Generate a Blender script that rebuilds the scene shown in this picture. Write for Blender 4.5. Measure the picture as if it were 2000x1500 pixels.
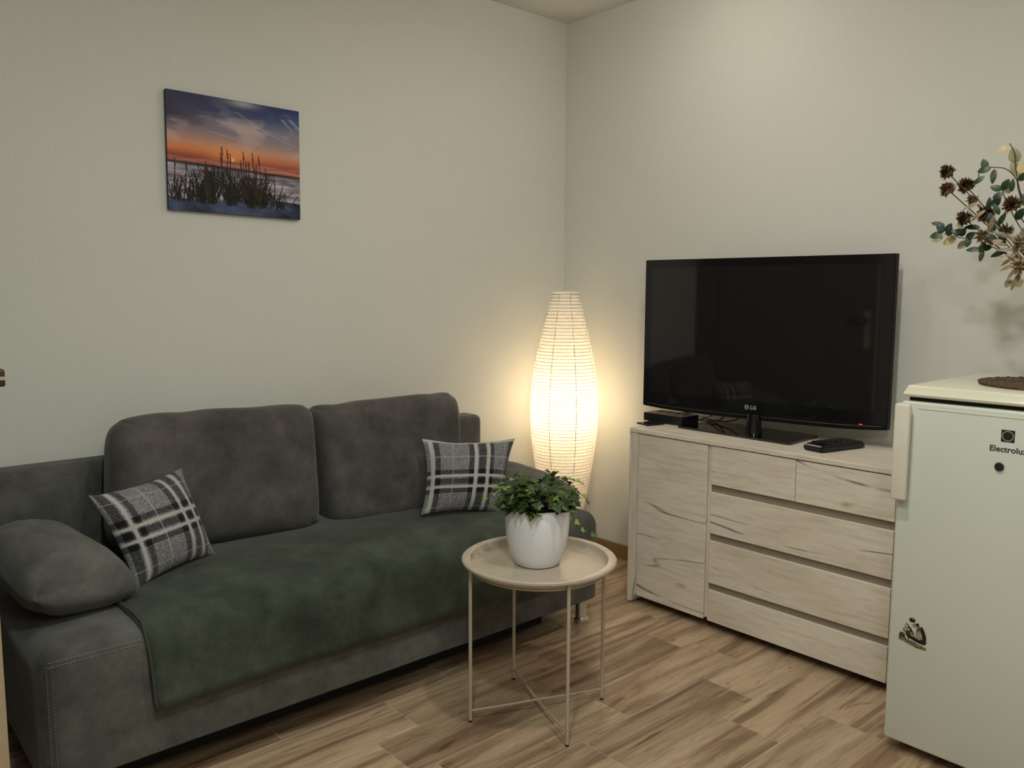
import bpy, bmesh, math, random
import numpy as np
from mathutils import Vector, Matrix, noise as mnoise
random.seed(7); rng = np.random.default_rng(5)
S = bpy.context.scene; COL = S.collection
for o in list(bpy.data.objects): bpy.data.objects.remove(o)
PI = math.pi
# ---------------------------------------------------------------- camera, world, lights, exposure
H = 1.32; FPX = 1598.525
R = Matrix(((0.7484068, -0.6632286, 0.0039005), (0.0693230, 0.0840722, 0.9940454), (0.6596072, 0.7436799, -0.1088972)))
cam = bpy.data.cameras.new('camera'); cam.sensor_width = 36; cam.lens = FPX/2000*36; cam.clip_start = .02
co = bpy.data.objects.new('camera', cam); COL.objects.link(co)
M3 = Matrix((R[0], R[1], -R[2])).transposed()
co.matrix_world = Matrix.Translation((0, 0, H)) @ M3.to_4x4(); S.camera = co
S.view_settings.view_transform = 'Standard'; S.view_settings.look = 'None'
S.view_settings.gamma = 1; S.view_settings.use_curve_mapping = False
S.view_settings.exposure = 0.09
W = bpy.data.worlds.new('room_world'); S.world = W; W.use_nodes = True
W.node_tree.nodes['Background'].inputs[0].default_value = (1, .9, .75, 1); W.node_tree.nodes['Background'].inputs[1].default_value = .0
def point(name, loc, power, col, rad):
    l = bpy.data.lights.new(name, 'POINT'); l.energy = power; l.color = col; l.shadow_soft_size = rad
    o = bpy.data.objects.new(name, l); COL.objects.link(o); o.location = loc; return o
def panel(name, loc, power, col, size):            # wide downward beam, for ceiling spots and one added fill
    l = bpy.data.lights.new(name, 'AREA'); l.shape = 'DISK'; l.energy = power; l.color = col; l.size = size
    o = bpy.data.objects.new(name, l); COL.objects.link(o); o.location = loc; return o
point('ceiling_lamp_or_fill', (2.46, 1.99, 2.62), 3.6, (1, .90, .80), .03)
panel('ceiling_spot_or_fill', (2.20, 1.90, 2.58), 2, (1, .90, .80), .08)
panel('ceiling_spot_or_fill', (1.45, 1.00, 2.58), 10.5, (1, .94, .87), .10)
panel('ceiling_spot_or_fill', (0.45, 0.70, 2.58), 15, (.86, 1, .92), .14)  # unseen fill added to brighten the left wall and fridge
point('ceiling_lamp_or_fill', (0.35, -0.1, 2.1), 19, (.97, 1, .93), .12)  # added fill hanging free near the camera, lifts dresser and fridge fronts

def at(px, py, ax, v):                    # photograph pixel -> point of the plane axis=v
    d = R.transposed() @ Vector(((px-1000)/FPX, -(py-750)/FPX, 1)); c = Vector((0, 0, H))
    return c + d*((v-c[ax])/d[ax])
# ---------------------------------------------------------------- node helpers
def newmat(name):
    m = bpy.data.materials.new(name); m.use_nodes = True
    nt = m.node_tree; return m, nt, nt.nodes['Principled BSDF']
def N(nt, t, **k):
    n = nt.nodes.new(t)
    for a, b in k.items():
        if a.startswith('i_'): n.inputs[int(a[2:]) if a[2:].isdigit() else a[2:].replace('_', ' ')].default_value = b
        else: setattr(n, a, b)
    return n
def ramp(nt, fac, stops, interp='LINEAR'):
    r = nt.nodes.new('ShaderNodeValToRGB'); cr = r.color_ramp; cr.interpolation = interp
    while len(cr.elements) < len(stops): cr.elements.new(.5)
    for e, (p, c) in zip(cr.elements, stops):
        e.position = p; e.color = c if len(c) == 4 else (*c, 1)
    nt.links.new(fac, r.inputs[0]); return r.outputs[0]
def coords(nt, scale=(1, 1, 1), rnd=False, out='Object', rot=(0, 0, 0)):
    tc = N(nt, 'ShaderNodeTexCoord'); mp = N(nt, 'ShaderNodeMapping')
    mp.inputs['Scale'].default_value = scale; mp.inputs['Rotation'].default_value = rot
    src = tc.outputs[out]
    if rnd:
        oi = N(nt, 'ShaderNodeObjectInfo'); ml = N(nt, 'ShaderNodeMath', operation='MULTIPLY'); ml.inputs[1].default_value = 37.
        nt.links.new(oi.outputs['Random'], ml.inputs[0])
        va = N(nt, 'ShaderNodeVectorMath', operation='ADD'); nt.links.new(src, va.inputs[0]); nt.links.new(ml.outputs[0], va.inputs[1]); src = va.outputs[0]
    nt.links.new(src, mp.inputs[0]); return mp.outputs[0]
def noi(nt, vec, scale, detail=4, rough=.5, dist=0):
    n = N(nt, 'ShaderNodeTexNoise'); n.inputs['Scale'].default_value = scale; n.inputs['Detail'].default_value = detail
    n.inputs['Roughness'].default_value = rough; n.inputs['Distortion'].default_value = dist
    nt.links.new(vec, n.inputs['Vector']); return n.outputs['Fac']
def mixc(nt, fac, a, b, mode='MIX'):
    m = nt.nodes.new('ShaderNodeMix'); m.data_type = 'RGBA'; m.blend_type = mode
    for s, v in ((0, fac), (6, a), (7, b)):
        if hasattr(v, 'links'): nt.links.new(v, m.inputs[s])
        else: m.inputs[s].default_value = v if not isinstance(v, tuple) or len(v) == 4 else (*v, 1)
    return m.outputs[2]
def bump(nt, b, h, strength=.3, dist=.002):
    n = N(nt, 'ShaderNodeBump'); n.inputs['Strength'].default_value = strength; n.inputs['Distance'].default_value = dist
    nt.links.new(h, n.inputs['Height']); nt.links.new(n.outputs[0], b.inputs['Normal'])
def srgb(*c):
    return tuple((x/255/12.92 if x/255 <= .04045 else ((x/255+.055)/1.055)**2.4) for x in c)
def plain(name, col, rough=.5, metal=0, spec=.5, vary=.06, vs=30, bmp=0):
    m, nt, b = newmat(name)
    n = noi(nt, coords(nt), vs, 3)
    lo = tuple(c*(1-vary) for c in col); hi = tuple(min(1, c*(1+vary)) for c in col)
    nt.links.new(ramp(nt, n, [(.3, lo), (.7, hi)]), b.inputs['Base Color'])
    b.inputs['Roughness'].default_value = rough; b.inputs['Metallic'].default_value = metal
    b.inputs['Specular IOR Level'].default_value = spec
    if bmp: bump(nt, b, n, bmp, .001)
    return m
# ---------------------------------------------------------------- materials
def wall_mat():
    m, nt, b = newmat('wall_paper')
    v = coords(nt, (1, 1, .12)); n = noi(nt, v, 260, 3); n2 = noi(nt, coords(nt), 1.3, 2)
    c = mixc(nt, n2, (.76, .755, .70), (.81, .80, .745)); c2 = ramp(nt, n, [(.3, (.97, .97, .97)), (.7, (1, 1, 1))])
    nt.links.new(mixc(nt, 1., c, c2, 'MULTIPLY'), b.inputs['Base Color']); b.inputs['Roughness'].default_value = .75
    b.inputs['Specular IOR Level'].default_value = .25
    bump(nt, b, n, .18, .001); return m
def velvet(name, lo, hi, sheen=.25, sc=1.):
    m, nt, b = newmat(name)
    v = coords(nt); n1 = noi(nt, v, 5.5*sc, 8, .68, .15); n2 = noi(nt, v, 420, 2)
    c = ramp(nt, n1, [(.33, lo), (.52, tuple((a+c_)/2 for a, c_ in zip(lo, hi))), (.66, hi)])
    c2 = ramp(nt, n2, [(.3, (.78, .78, .78)), (.75, (1.15, 1.15, 1.15))])
    nt.links.new(mixc(nt, 1., c, c2, 'MULTIPLY'), b.inputs['Base Color'])
    b.inputs['Roughness'].default_value = .95; b.inputs['Specular IOR Level'].default_value = .1
    b.inputs['Sheen Weight'].default_value = sheen; b.inputs['Sheen Roughness'].default_value = .45
    b.inputs['Sheen Tint'].default_value = (.8, .8, .8, 1)
    bump(nt, b, n2, .3, .001); return m
def plank_mat():
    m, nt, b = newmat('wood_look_tile')
    v = coords(nt, (.75, 8.0, 1), rnd=True); v2 = coords(nt, (1.3, 30, 1), rnd=True); v3 = coords(nt, (3.2, 11, 1), rnd=True)
    a = noi(nt, v, 1.6, 5, .6, 1.1); g = noi(nt, v2, 4, 4, .65, .3); f = noi(nt, coords(nt, (3.0, 110, 1), rnd=True), 4, 3, .6); k = noi(nt, v3, 1.25, 2, .5, 2.2)
    base = ramp(nt, a, [(.28, srgb(124, 98, 78)), (.41, srgb(158, 130, 106)), (.52, srgb(194, 168, 140)), (.74, srgb(216, 193, 165))])
    gr = ramp(nt, g, [(.3, (.82, .80, .78)), (.55, (1, 1, 1))])
    c = mixc(nt, 1., base, gr, 'MULTIPLY')
    c = mixc(nt, 1., c, ramp(nt, f, [(.32, (.80, .77, .75)), (.5, (1, 1, 1))]), 'MULTIPLY')
    kn = ramp(nt, k, [(.65, (1, 1, 1)), (.73, (.68, .6, .53)), (.77, (.52, .45, .38))])
    c = mixc(nt, 1., c, kn, 'MULTIPLY')
    oi = N(nt, 'ShaderNodeObjectInfo'); tone = ramp(nt, oi.outputs['Random'], [(0, (.80, .77, .75)), (.5, (.96, .95, .93)), (1, (1.08, 1.06, 1.03))])
    c = mixc(nt, 1., c, tone, 'MULTIPLY')
    nt.links.new(c, b.inputs['Base Color']); nt.links.new(ramp(nt, g, [(.3, (.42,)*3), (.7, (.30,)*3)]), b.inputs['Roughness'])
    b.inputs['Specular IOR Level'].default_value = .45
    bump(nt, b, g, .12, .001); return m
def oak_mat(name='whitewashed_oak', along=1):
    m, nt, b = newmat(name)
    s = [22, 22, 22]; s[along] = 2.2; v = coords(nt, tuple(s), rnd=True)
    s2 = [9, 9, 9]; s2[along] = .8; vc = coords(nt, tuple(s2), rnd=True)
    s3 = [5, 5, 5]; s3[along] = 2.0; vk = coords(nt, tuple(s3), rnd=True)
    g = noi(nt, v, 3.2, 5, .65, .25); cr = noi(nt, vc, 1.0, 1, .3, .08); big = noi(nt, vk, 1.2, 3, .5, .3)
    base = ramp(nt, g, [(.28, srgb(220, 208, 192)), (.5, srgb(240, 229, 214)), (.75, srgb(248, 239, 226))])
    base = mixc(nt, 1., base, ramp(nt, big, [(.35, (.90, .88, .85)), (.6, (1, 1, 1))]), 'MULTIPLY')
    # cracks: narrow iso-band of a stretched noise, only where a second noise allows it
    band = ramp(nt, cr, [(.490, (0, 0, 0)), (.498, (1, 1, 1)), (.502, (1, 1, 1)), (.510, (0, 0, 0))])
    gate = ramp(nt, big, [(.525, (0, 0, 0)), (.60, (1, 1, 1))])
    fac = mixc(nt, 1., band, gate, 'MULTIPLY')
    vo = N(nt, 'ShaderNodeTexVoronoi'); vo.inputs['Scale'].default_value = 1.6; nt.links.new(vk, vo.inputs['Vector'])
    kn = ramp(nt, vo.outputs['Distance'], [(.0, (.55, .5, .44)), (.05, (.82, .78, .72)), (.11, (1, 1, 1))])
    base = mixc(nt, 1., base, kn, 'MULTIPLY')
    c = mixc(nt, fac, base, srgb(128, 112, 98))
    nt.links.new(c, b.inputs['Base Color']); b.inputs['Roughness'].default_value = .5; b.inputs['Specular IOR Level'].default_value = .35
    bump(nt, b, g, .15, .0008); return m
def gloss_black(name, rough=.06, col=(.006, .006, .007), spec=.5):
    m, nt, b = newmat(name); n = noi(nt, coords(nt), 60, 2)
    nt.links.new(ramp(nt, n, [(.3, col), (.7, tuple(c*1.3 for c in col))]), b.inputs['Base Color'])
    b.inputs['Roughness'].default_value = rough; b.inputs['Specular IOR Level'].default_value = spec; return m
def plaid(name, uo, vo_):
    """tartan; uo / vo_ = lists of (position, half width, kind) across and down the cushion"""
    m, nt, b = newmat(name)
    tc = N(nt, 'ShaderNodeTexCoord'); sp = N(nt, 'ShaderNodeSeparateXYZ'); nt.links.new(tc.outputs['UV'], sp.inputs[0])
    def strips(sock, lst):
        light = [(0., (0, 0, 0))]; dark = [(0., (1, 1, 1))]
        for p, h, k in lst:
            tgt = dark if k == 'd' else light
            tgt.append((max(.0001, p-h), (.13,)*3 if k == 'd' else ((.85,)*3 if k == 'w' else (.5,)*3))); tgt.append((p+h, (1, 1, 1) if k == 'd' else (0, 0, 0)))
        return ramp(nt, sock, light, 'CONSTANT'), ramp(nt, sock, dark, 'CONSTANT')
    lu, du = strips(sp.outputs[0], uo); lv, dv = strips(sp.outputs[1], vo_)
    n = noi(nt, coords(nt), 330, 2, .8); tw = ramp(nt, n, [(.36, srgb(66, 64, 68)), (.5, srgb(128, 126, 130)), (.66, srgb(176, 173, 172))])
    dk = mixc(nt, .5, du, dv); dd = mixc(nt, 1., du, dv, 'MULTIPLY'); dk = mixc(nt, .6, dk, dd)
    c = mixc(nt, 1., tw, dk, 'MULTIPLY')
    li = mixc(nt, 1., lu, lv, 'LIGHTEN')
    c = mixc(nt, li, c, mixc(nt, n, (.42, .41, .38), (.62, .61, .57)))
    nt.links.new(c, b.inputs['Base Color']); b.inputs['Roughness'].default_value = .95; b.inputs['Specular IOR Level'].default_value = .1
    b.inputs['Sheen Weight'].default_value = .15
    bump(nt, b, n, .4, .001); return m
def vcol(name, rough=.5):
    m, nt, b = newmat(name); a = N(nt, 'ShaderNodeVertexColor'); a.layer_name = 'Col'
    n = noi(nt, coords(nt), 900, 1); g = ramp(nt, n, [(.3, (.95,)*3), (.7, (1.03,)*3)])
    nt.links.new(mixc(nt, 1., a.outputs[0], g, 'MULTIPLY'), b.inputs['Base Color']); b.inputs['Roughness'].default_value = rough
    b.inputs['Specular IOR Level'].default_value = .25; return m
def paper_mat(name, col, trans=.75):
    m, nt, b = newmat(name)
    n = noi(nt, coords(nt), 55, 4, .6); out = nt.nodes['Material Output']
    c = ramp(nt, n, [(.3, tuple(x*.88 for x in col)), (.7, col)])
    d = N(nt, 'ShaderNodeBsdfDiffuse'); t = N(nt, 'ShaderNodeBsdfTranslucent'); mx = N(nt, 'ShaderNodeMixShader'); mx.inputs[0].default_value = trans
    bp = N(nt, 'ShaderNodeBump'); bp.inputs['Strength'].default_value = .3; bp.inputs['Distance'].default_value = .002; nt.links.new(n, bp.inputs['Height'])
    for s in (d, t): nt.links.new(c, s.inputs[0]); nt.links.new(bp.outputs[0], s.inputs['Normal'])
    nt.links.new(d.outputs[0], mx.inputs[1]); nt.links.new(t.outputs[0], mx.inputs[2]); nt.links.new(mx.outputs[0], out.inputs[0]); nt.nodes.remove(b); return m
def leaf_mat(name, lo, hi, sc=18):
    m, nt, b = newmat(name); n = noi(nt, coords(nt, rnd=True), sc, 3)
    oi = N(nt, 'ShaderNodeObjectInfo'); t = ramp(nt, oi.outputs['Random'], [(0, (.6, .62, .6)), (.7, (1, 1, 1)), (1, (1.7, 1.6, 1.3))])
    nt.links.new(mixc(nt, 1., ramp(nt, n, [(.3, lo), (.7, hi)]), t, 'MULTIPLY'), b.inputs['Base Color'])
    b.inputs['Roughness'].default_value = .4; bump(nt, b, n, .3, .001); return m
def emis(name, col, s):
    m, nt, b = newmat(name); b.inputs['Base Color'].default_value = (*col, 1)
    b.inputs['Emission Color'].default_value = (*col, 1); b.inputs['Emission Strength'].default_value = s; return m

M_wall = wall_mat()
M_ceil = plain('ceiling_paint', (.78, .77, .72), .85, vary=.02, vs=5)
M_plank = plank_mat(); M_grout = plain('grout', srgb(205, 187, 163), .85)
M_base = plain('brown_skirting_tile', srgb(150, 112, 74), .45, vary=.2, vs=14)
M_sofa = velvet('grey_velour', srgb(74, 71, 69), srgb(108, 103, 100))
M_sofb = velvet('grey_velour_body', srgb(74, 73, 70), srgb(112, 110, 106))
M_throw = velvet('dark_green_throw', srgb(52, 58, 49), srgb(84, 90, 78), .2)
M_black = plain('under_sofa_shade', (.006, .006, .006), .9)
M_thread = plain('pale_thread', srgb(142, 140, 130), .8)
M_chrome = plain('chrome', (.85, .85, .85), .22, 1, vary=.02)
M_oak = oak_mat(); M_oakv = oak_mat('whitewashed_oak_upright', 2)
M_oakt = oak_mat('whitewashed_oak_top', 1)
M_groove = plain('groove_grey', srgb(150, 138, 122), .6)
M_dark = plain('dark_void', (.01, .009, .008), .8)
M_tv = gloss_black('gloss_black', .08); M_scr = gloss_black('screen_glass', .04, (.0105, .010, .0095), .62)
M_base_gl = gloss_black('black_glass', .03, (.004, .004, .004), .9)
M_mblk = plain('matt_black_plastic', (.012, .012, .013), .45)
M_silver = plain('silver_print', (.5, .5, .5), .35, .4)
M_red = emis('standby_light', (1, .04, .02), 1.2)
M_frid = plain('white_enamel', srgb(220, 222, 213), .28, vary=.015, vs=3)
M_fridt = plain('ivory_top_plastic', srgb(232, 228, 205), .25, vary=.015, vs=3)
M_hand = plain('white_handle_plastic', srgb(232, 224, 210), .35, vary=.02)
M_table = plain('beige_powder_coat', srgb(188, 174, 157), .32, spec=.5, vary=.04)
M_pot = plain('white_glazed_pot', srgb(246, 246, 253), .3, vary=.03, vs=8)
M_soil = plain('potting_soil', srgb(44, 32, 22), .95, vary=.5, vs=120)
M_ivy = leaf_mat('ivy_leaf', srgb(34, 52, 18), srgb(68, 92, 32), 60)
M_ivyl = leaf_mat('young_ivy_leaf', srgb(96, 134, 50), srgb(150, 180, 84), 60)
M_stem = plain('ivy_stem', srgb(96, 84, 50), .7)
M_twig = plain('brown_stem', srgb(84, 66, 44), .8)
M_flow = leaf_mat('dry_brown_petal', srgb(92, 66, 48), srgb(150, 118, 90), 40)
M_flop = leaf_mat('dry_tan_petal', srgb(126, 104, 74), srgb(176, 154, 118), 40)
M_gleaf = leaf_mat('dark_green_leaf', srgb(24, 44, 26), srgb(44, 70, 40), 30)
M_pleaf = leaf_mat('parchment_leaf', srgb(160, 148, 112), srgb(196, 184, 148), 30)
M_mat = plain('woven_twig', srgb(92, 72, 56), .85, vary=.6, vs=90, bmp=.4)
M_vase = plain('brown_stoneware', srgb(120, 92, 68), .5, vary=.25, vs=20)
M_paper = paper_mat('rice_paper', (.965, .94, .87), .22)
M_wire = paper_mat('rib_wire', (.74, .66, .54), .5)
M_pic = vcol('canvas_print', .55); M_stk = vcol('sticker_print', .4)
M_doorf = plain('grey_brown_door_face', srgb(112, 104, 92), .5, vary=.05)
M_doore = plain('cream_door_edge', srgb(178, 158, 130), .5, vary=.05)
M_doorb = plain('brown_door_rebate', srgb(150, 124, 92), .6, vary=.08)
M_cable = plain('black_cable', (.01, .01, .01), .5); M_wcable = plain('white_cable', (.7, .68, .62), .5)
M_plaidA = plaid('grey_tartan_left', [(.055, .035, 'd'), (.125, .0165, 'w'), (.19, .028, 'd'), (.375, .005, 't'), (.60, .03, 'd'), (.66, .0165, 'w'), (.735, .038, 'd'), (.805, .0165, 'w'), (.86, .02, 'd')],
                 [(.135, .005, 't'), (.36, .03, 'd'), (.425, .0165, 'w'), (.495, .036, 'd'), (.565, .0165, 'w'), (.62, .028, 'd'), (.865, .005, 't')])
M_plaidB = plaid('grey_tartan_right', [(.065, .024, 'w'), (.125, .03, 'd'), (.295, .005, 't'), (.50, .028, 'd'), (.545, .02, 'w'), (.615, .038, 'd'), (.685, .02, 'w'), (.73, .022, 'd'), (.885, .005, 't'), (.965, .03, 'd')],
                 [(.02, .02, 'w'), (.27, .005, 't'), (.475, .028, 'd'), (.525, .0165, 'w'), (.595, .036, 'd'), (.665, .0165, 'w'), (.72, .03, 'd'), (.935, .005, 't')])
# ---------------------------------------------------------------- object helpers (geometry given in world metres)
def thing(name, label, cat, loc, group=None):
    o = bpy.data.objects.new(name, None); COL.objects.link(o); o.location = loc; o.empty_display_size = .05
    o['label'] = label; o['category'] = cat
    if group: o['group'] = group
    return o
def worldloc(o):
    v = Vector((0, 0, 0))
    while o: v += Vector(o.location); o = o.parent
    return v
def obj(name, bm, mat, parent=None, base=None, smooth=False, label=None, kind=None, auto=None):
    """link a bmesh in world coordinates as one object; origin = the parent's base (or base)"""
    loc = worldloc(parent) if parent else Vector(base or (0, 0, 0))
    bmesh.ops.translate(bm, verts=bm.verts, vec=-loc)
    me = bpy.data.meshes.new(name); bm.to_mesh(me); bm.free()
    for m in (mat if isinstance(mat, (list, tuple)) else [mat]): me.materials.append(m)
    if smooth:
        for p in me.polygons: p.use_smooth = True
    o = bpy.data.objects.new(name, me); COL.objects.link(o)
    if parent: o.parent = parent
    else: o.location = loc
    if label: o['label'] = label
    if kind: o['kind'] = kind
    if auto is not None and smooth:
        me.set_sharp_from_angle(angle=math.radians(auto))
    return o
def tag(o, label, cat, group=None):
    o['label'] = label; o['category'] = cat
    if group: o['group'] = group
    return o
def B(): return bmesh.new()
def box(bm, lo, hi, bev=0, seg=2, mi=0):
    r = bmesh.ops.create_cube(bm, size=1); vs = r['verts']
    for v in vs: v.co = Vector([(lo[i]+hi[i])/2 + v.co[i]*(hi[i]-lo[i]) for i in range(3)])
    fs = list({f for v in vs for f in v.link_faces})
    for f in fs: f.material_index = mi
    if bev:
        es = list({e for v in vs for e in v.link_edges})
        bmesh.ops.bevel(bm, geom=es, offset=bev, segments=seg, affect='EDGES', profile=.5)
    return bm
def prism(bm, pts, a, b, axis):
    """polygon pts (in the other two axes, in order) extruded from a to b along axis"""
    def mk(p, t): c = list(p); c.insert(axis, t); return Vector(c)
    A = [bm.verts.new(mk(p, a)) for p in pts]; C = [bm.verts.new(mk(p, b)) for p in pts]; n = len(pts)
    bm.faces.new(A); bm.faces.new(C[::-1])
    for i in range(n): bm.faces.new((A[i], C[i], C[(i+1) % n], A[(i+1) % n]))
    bmesh.ops.recalc_face_normals(bm, faces=bm.faces); return bm
def tube(bm, pts, r, n=8, cap=True):
    pts = [Vector(p) for p in pts]; rs = r if isinstance(r, (list, tuple)) else [r]*len(pts); rings = []
    up = Vector((0, 0, 1)); d0 = (pts[1]-pts[0]).normalized()
    side = d0.cross(up if abs(d0.z) < .95 else Vector((1, 0, 0))).normalized()
    for i, p in enumerate(pts):
        d = (pts[min(i+1, len(pts)-1)]-pts[max(i-1, 0)]).normalized(); side = (side-d*side.dot(d)).normalized(); u = d.cross(side)
        rings.append([bm.verts.new(p+(side*math.cos(2*PI*k/n)+u*math.sin(2*PI*k/n))*rs[i]) for k in range(n)])
    for a, b in zip(rings, rings[1:]):
        for k in range(n): bm.faces.new((a[k], a[(k+1) % n], b[(k+1) % n], b[k]))
    if cap: bm.faces.new(rings[0][::-1]); bm.faces.new(rings[-1])
    return bm
def ring(bm, c, rad, r, n=48, m=6):
    P = []
    for i in range(n):
        a = 2*PI*i/n
        P.append([bm.verts.new(Vector(c)+Vector(((rad+r*math.cos(2*PI*j/m))*math.cos(a), (rad+r*math.cos(2*PI*j/m))*math.sin(a), r*math.sin(2*PI*j/m)))) for j in range(m)])
    for i in range(n):
        for j in range(m): bm.faces.new((P[i][j], P[(i+1) % n][j], P[(i+1) % n][(j+1) % m], P[i][(j+1) % m]))
    return bm
def lathe(bm, c, prof, n=48, closed=False):
    c = Vector(c); rings = []
    for r, z in prof:
        if r < 1e-5: rings.append([bm.verts.new(c+Vector((0, 0, z)))])
        else: rings.append([bm.verts.new(c+Vector((r*math.cos(2*PI*k/n), r*math.sin(2*PI*k/n), z))) for k in range(n)])
    for a, b in zip(rings, rings[1:]):
        for k in range(n):
            if len(a) == 1 and len(b) == 1: continue
            if len(a) == 1: bm.faces.new((a[0], b[k], b[(k+1) % n]))
            elif len(b) == 1: bm.faces.new((a[k], b[0], a[(k+1) % n]))
            else: bm.faces.new((a[k], b[k], b[(k+1) % n], a[(k+1) % n]))
    bmesh.ops.recalc_face_normals(bm, faces=bm.faces); return bm
def smoothpath(pts, k=6):
    pts = [Vector(p) for p in pts]; out = []
    for i in range(len(pts)-1):
        p0 = pts[max(i-1, 0)]; p1 = pts[i]; p2 = pts[i+1]; p3 = pts[min(i+2, len(pts)-1)]
        for j in range(k):
            t = j/k; out.append(.5*((2*p1)+(p2-p0)*t+(2*p0-5*p1+4*p2-p3)*t*t+(3*p1-p0-3*p2+p3)*t**3))
    return out+[pts[-1]]
def cushion(name, corners, t, mat, parent=None, a=3., q=.5, pinch=0., rnd=0., pn=0, pnr=0, n=34, wr=0., wsc=7., seed=0, thick_n=None, rear=1.0):
    """soft cushion: corners = TL, TR, BR, BL of its middle plane (world), t = thickness"""
    TL, TR, BR, BL = [Vector(c) for c in corners]; C = (TL+TR+BR+BL)/4
    ux = ((TR+BR)-(TL+BL)).normalized(); vy = ((BL+BR)-(TL+TR)).normalized(); nn = vy.cross(ux).normalized()   # nn points to the viewer's side
    if nn.dot(Vector((0, 0, H))-C) < 0: nn = -nn
    bm = B(); uvl = bm.loops.layers.uv.new('UVMap'); grid = {}
    ss = [math.sin((2*i/n-1)*PI/2) for i in range(n+1)]
    def pos(u, v, side):
        if pn and pnr and u > 0: pk = pnr
        else: pk = pn
        if pk:
            k = (max(abs(u), abs(v))/max(1e-9, (abs(u)**pk+abs(v)**pk)**(1/pk))) if abs(u)+abs(v) > 1e-6 else 1
            k = 1+(k-1)*max(abs(u), abs(v))**2
        else: k = 1
        ku, kv = u*k, v*k
        uu = ku*math.sqrt(1-rnd*v*v/2)*(1-pinch*(1-v*v)*u*u); vv = kv*math.sqrt(1-rnd*u*u/2)*(1-pinch*(1-u*u)*v*v)
        p = TL*(1-uu)*(1-vv)/4+TR*(1+uu)*(1-vv)/4+BR*(1+uu)*(1+vv)/4+BL*(1-uu)*(1+vv)/4
        th = t/2*(max(0, (1-abs(u)**a)*(1-abs(v)**a)))**q * (1 if side > 0 else rear)
        d = nn*side*th
        if wr:
            w = mnoise.noise(Vector((u*wsc*.5+seed, v*wsc*.35+(7 if side < 0 else 0), seed)))*wr + mnoise.noise(Vector((u*wsc*1.3, v*wsc+seed*2, 3+seed)))*wr*.4
            e = (max(0, (1-abs(u)**4)*(1-abs(v)**4)))**.5; d = d+nn*side*w*e+Vector((0, 0, 1))*(mnoise.noise(Vector((u*3.1+seed, seed*3., .5)))*wr*.9*(1-abs(v+1)/2)*(1-u**6))
        return p+d
    for side in (1, -1):
        for i in range(n+1):
            for j in range(n+1):
                edge = i in (0, n) or j in (0, n)
                if side < 0 and edge: grid[side, i, j] = grid[1, i, j]; continue
                grid[side, i, j] = bm.verts.new(pos(ss[i], ss[j], side))
        for i in range(n):
            for j in range(n):
                q4 = [(i, j), (i, j+1), (i+1, j+1), (i+1, j)]
                if side < 0: q4 = q4[::-1]
                f = bm.faces.new([grid[side, x, y] for x, y in q4])
                for l, (x, y) in zip(f.loops, q4): l[uvl].uv = ((ss[x]+1)/2, (ss[y]+1)/2)
    bmesh.ops.recalc_face_normals(bm, faces=bm.faces)
    return obj(name, bm, mat, parent, base=(C.x, C.y, min(c.z for c in (TL, TR, BR, BL))), smooth=True)
def textobj(name, s, size, mat, parent, origin, xdir, updir, depth=.0008, bold=0.):
    cu = bpy.data.curves.new('t', 'FONT'); cu.body = s; cu.size = size; cu.extrude = depth/2; cu.offset = bold; cu.resolution_u = 3
    tmp = bpy.data.objects.new('t', cu); COL.objects.link(tmp)
    me = bpy.data.meshes.new_from_object(tmp.evaluated_get(bpy.context.evaluated_depsgraph_get())); bpy.data.objects.remove(tmp)
    xd = Vector(xdir).normalized(); ud = Vector(updir).normalized(); nd = xd.cross(ud)
    m = Matrix((xd, ud, nd)).transposed().to_4x4(); m.translation = Vector(origin)-worldloc(parent); me.transform(m)
    me.materials.clear(); me.materials.append(mat); me.name = name
    o = bpy.data.objects.new(name, me); COL.objects.link(o); o.parent = parent; return o
def struct(name, bm, mat, base=(0, 0, 0), **k):
    o = obj(name, bm, mat, None, base, **k); o['kind'] = 'structure'; return o

# ================================================================ THE ROOM
XW, YW, ZC = 3.075, 3.06, 2.685; XL, YF = -1.7, -1.6
struct('wall_back', box(B(), (XL-.1, YW, 0), (XW+.1, YW+.1, ZC)), M_wall)
struct('wall_right', box(B(), (XW, YF, 0), (XW+.1, YW, ZC)), M_wall)
struct('wall_far_left', box(B(), (XL-.1, YF-.1, 0), (XL, YW, ZC)), M_wall)
struct('wall_front', box(B(), (XL, YF-.1, 0), (XW+.1, YF, ZC)), M_wall)
struct('wall_left', box(B(), (.10, 2.02, 0), (.215, YW, ZC)), M_wall)
struct('ceiling', box(B(), (XL-.1, YF-.1, ZC), (XW+.1, YW+.1, ZC+.1)), M_ceil)
floor = struct('floor', box(B(), (XL-.1, YF-.1, -.05), (XW+.1, YW+.1, -.0015)), M_grout)
LP = .6105; RW = .1955; gap = .0013; pm = {}
joints = {0: 2.245, 1: 2.595, 2: 2.443, 3: 2.515, 4: 2.297, 5: 2.735, 6: 2.371}    # row 0 = y 2.17..2.365, going towards the camera
y0 = 2.17
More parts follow.
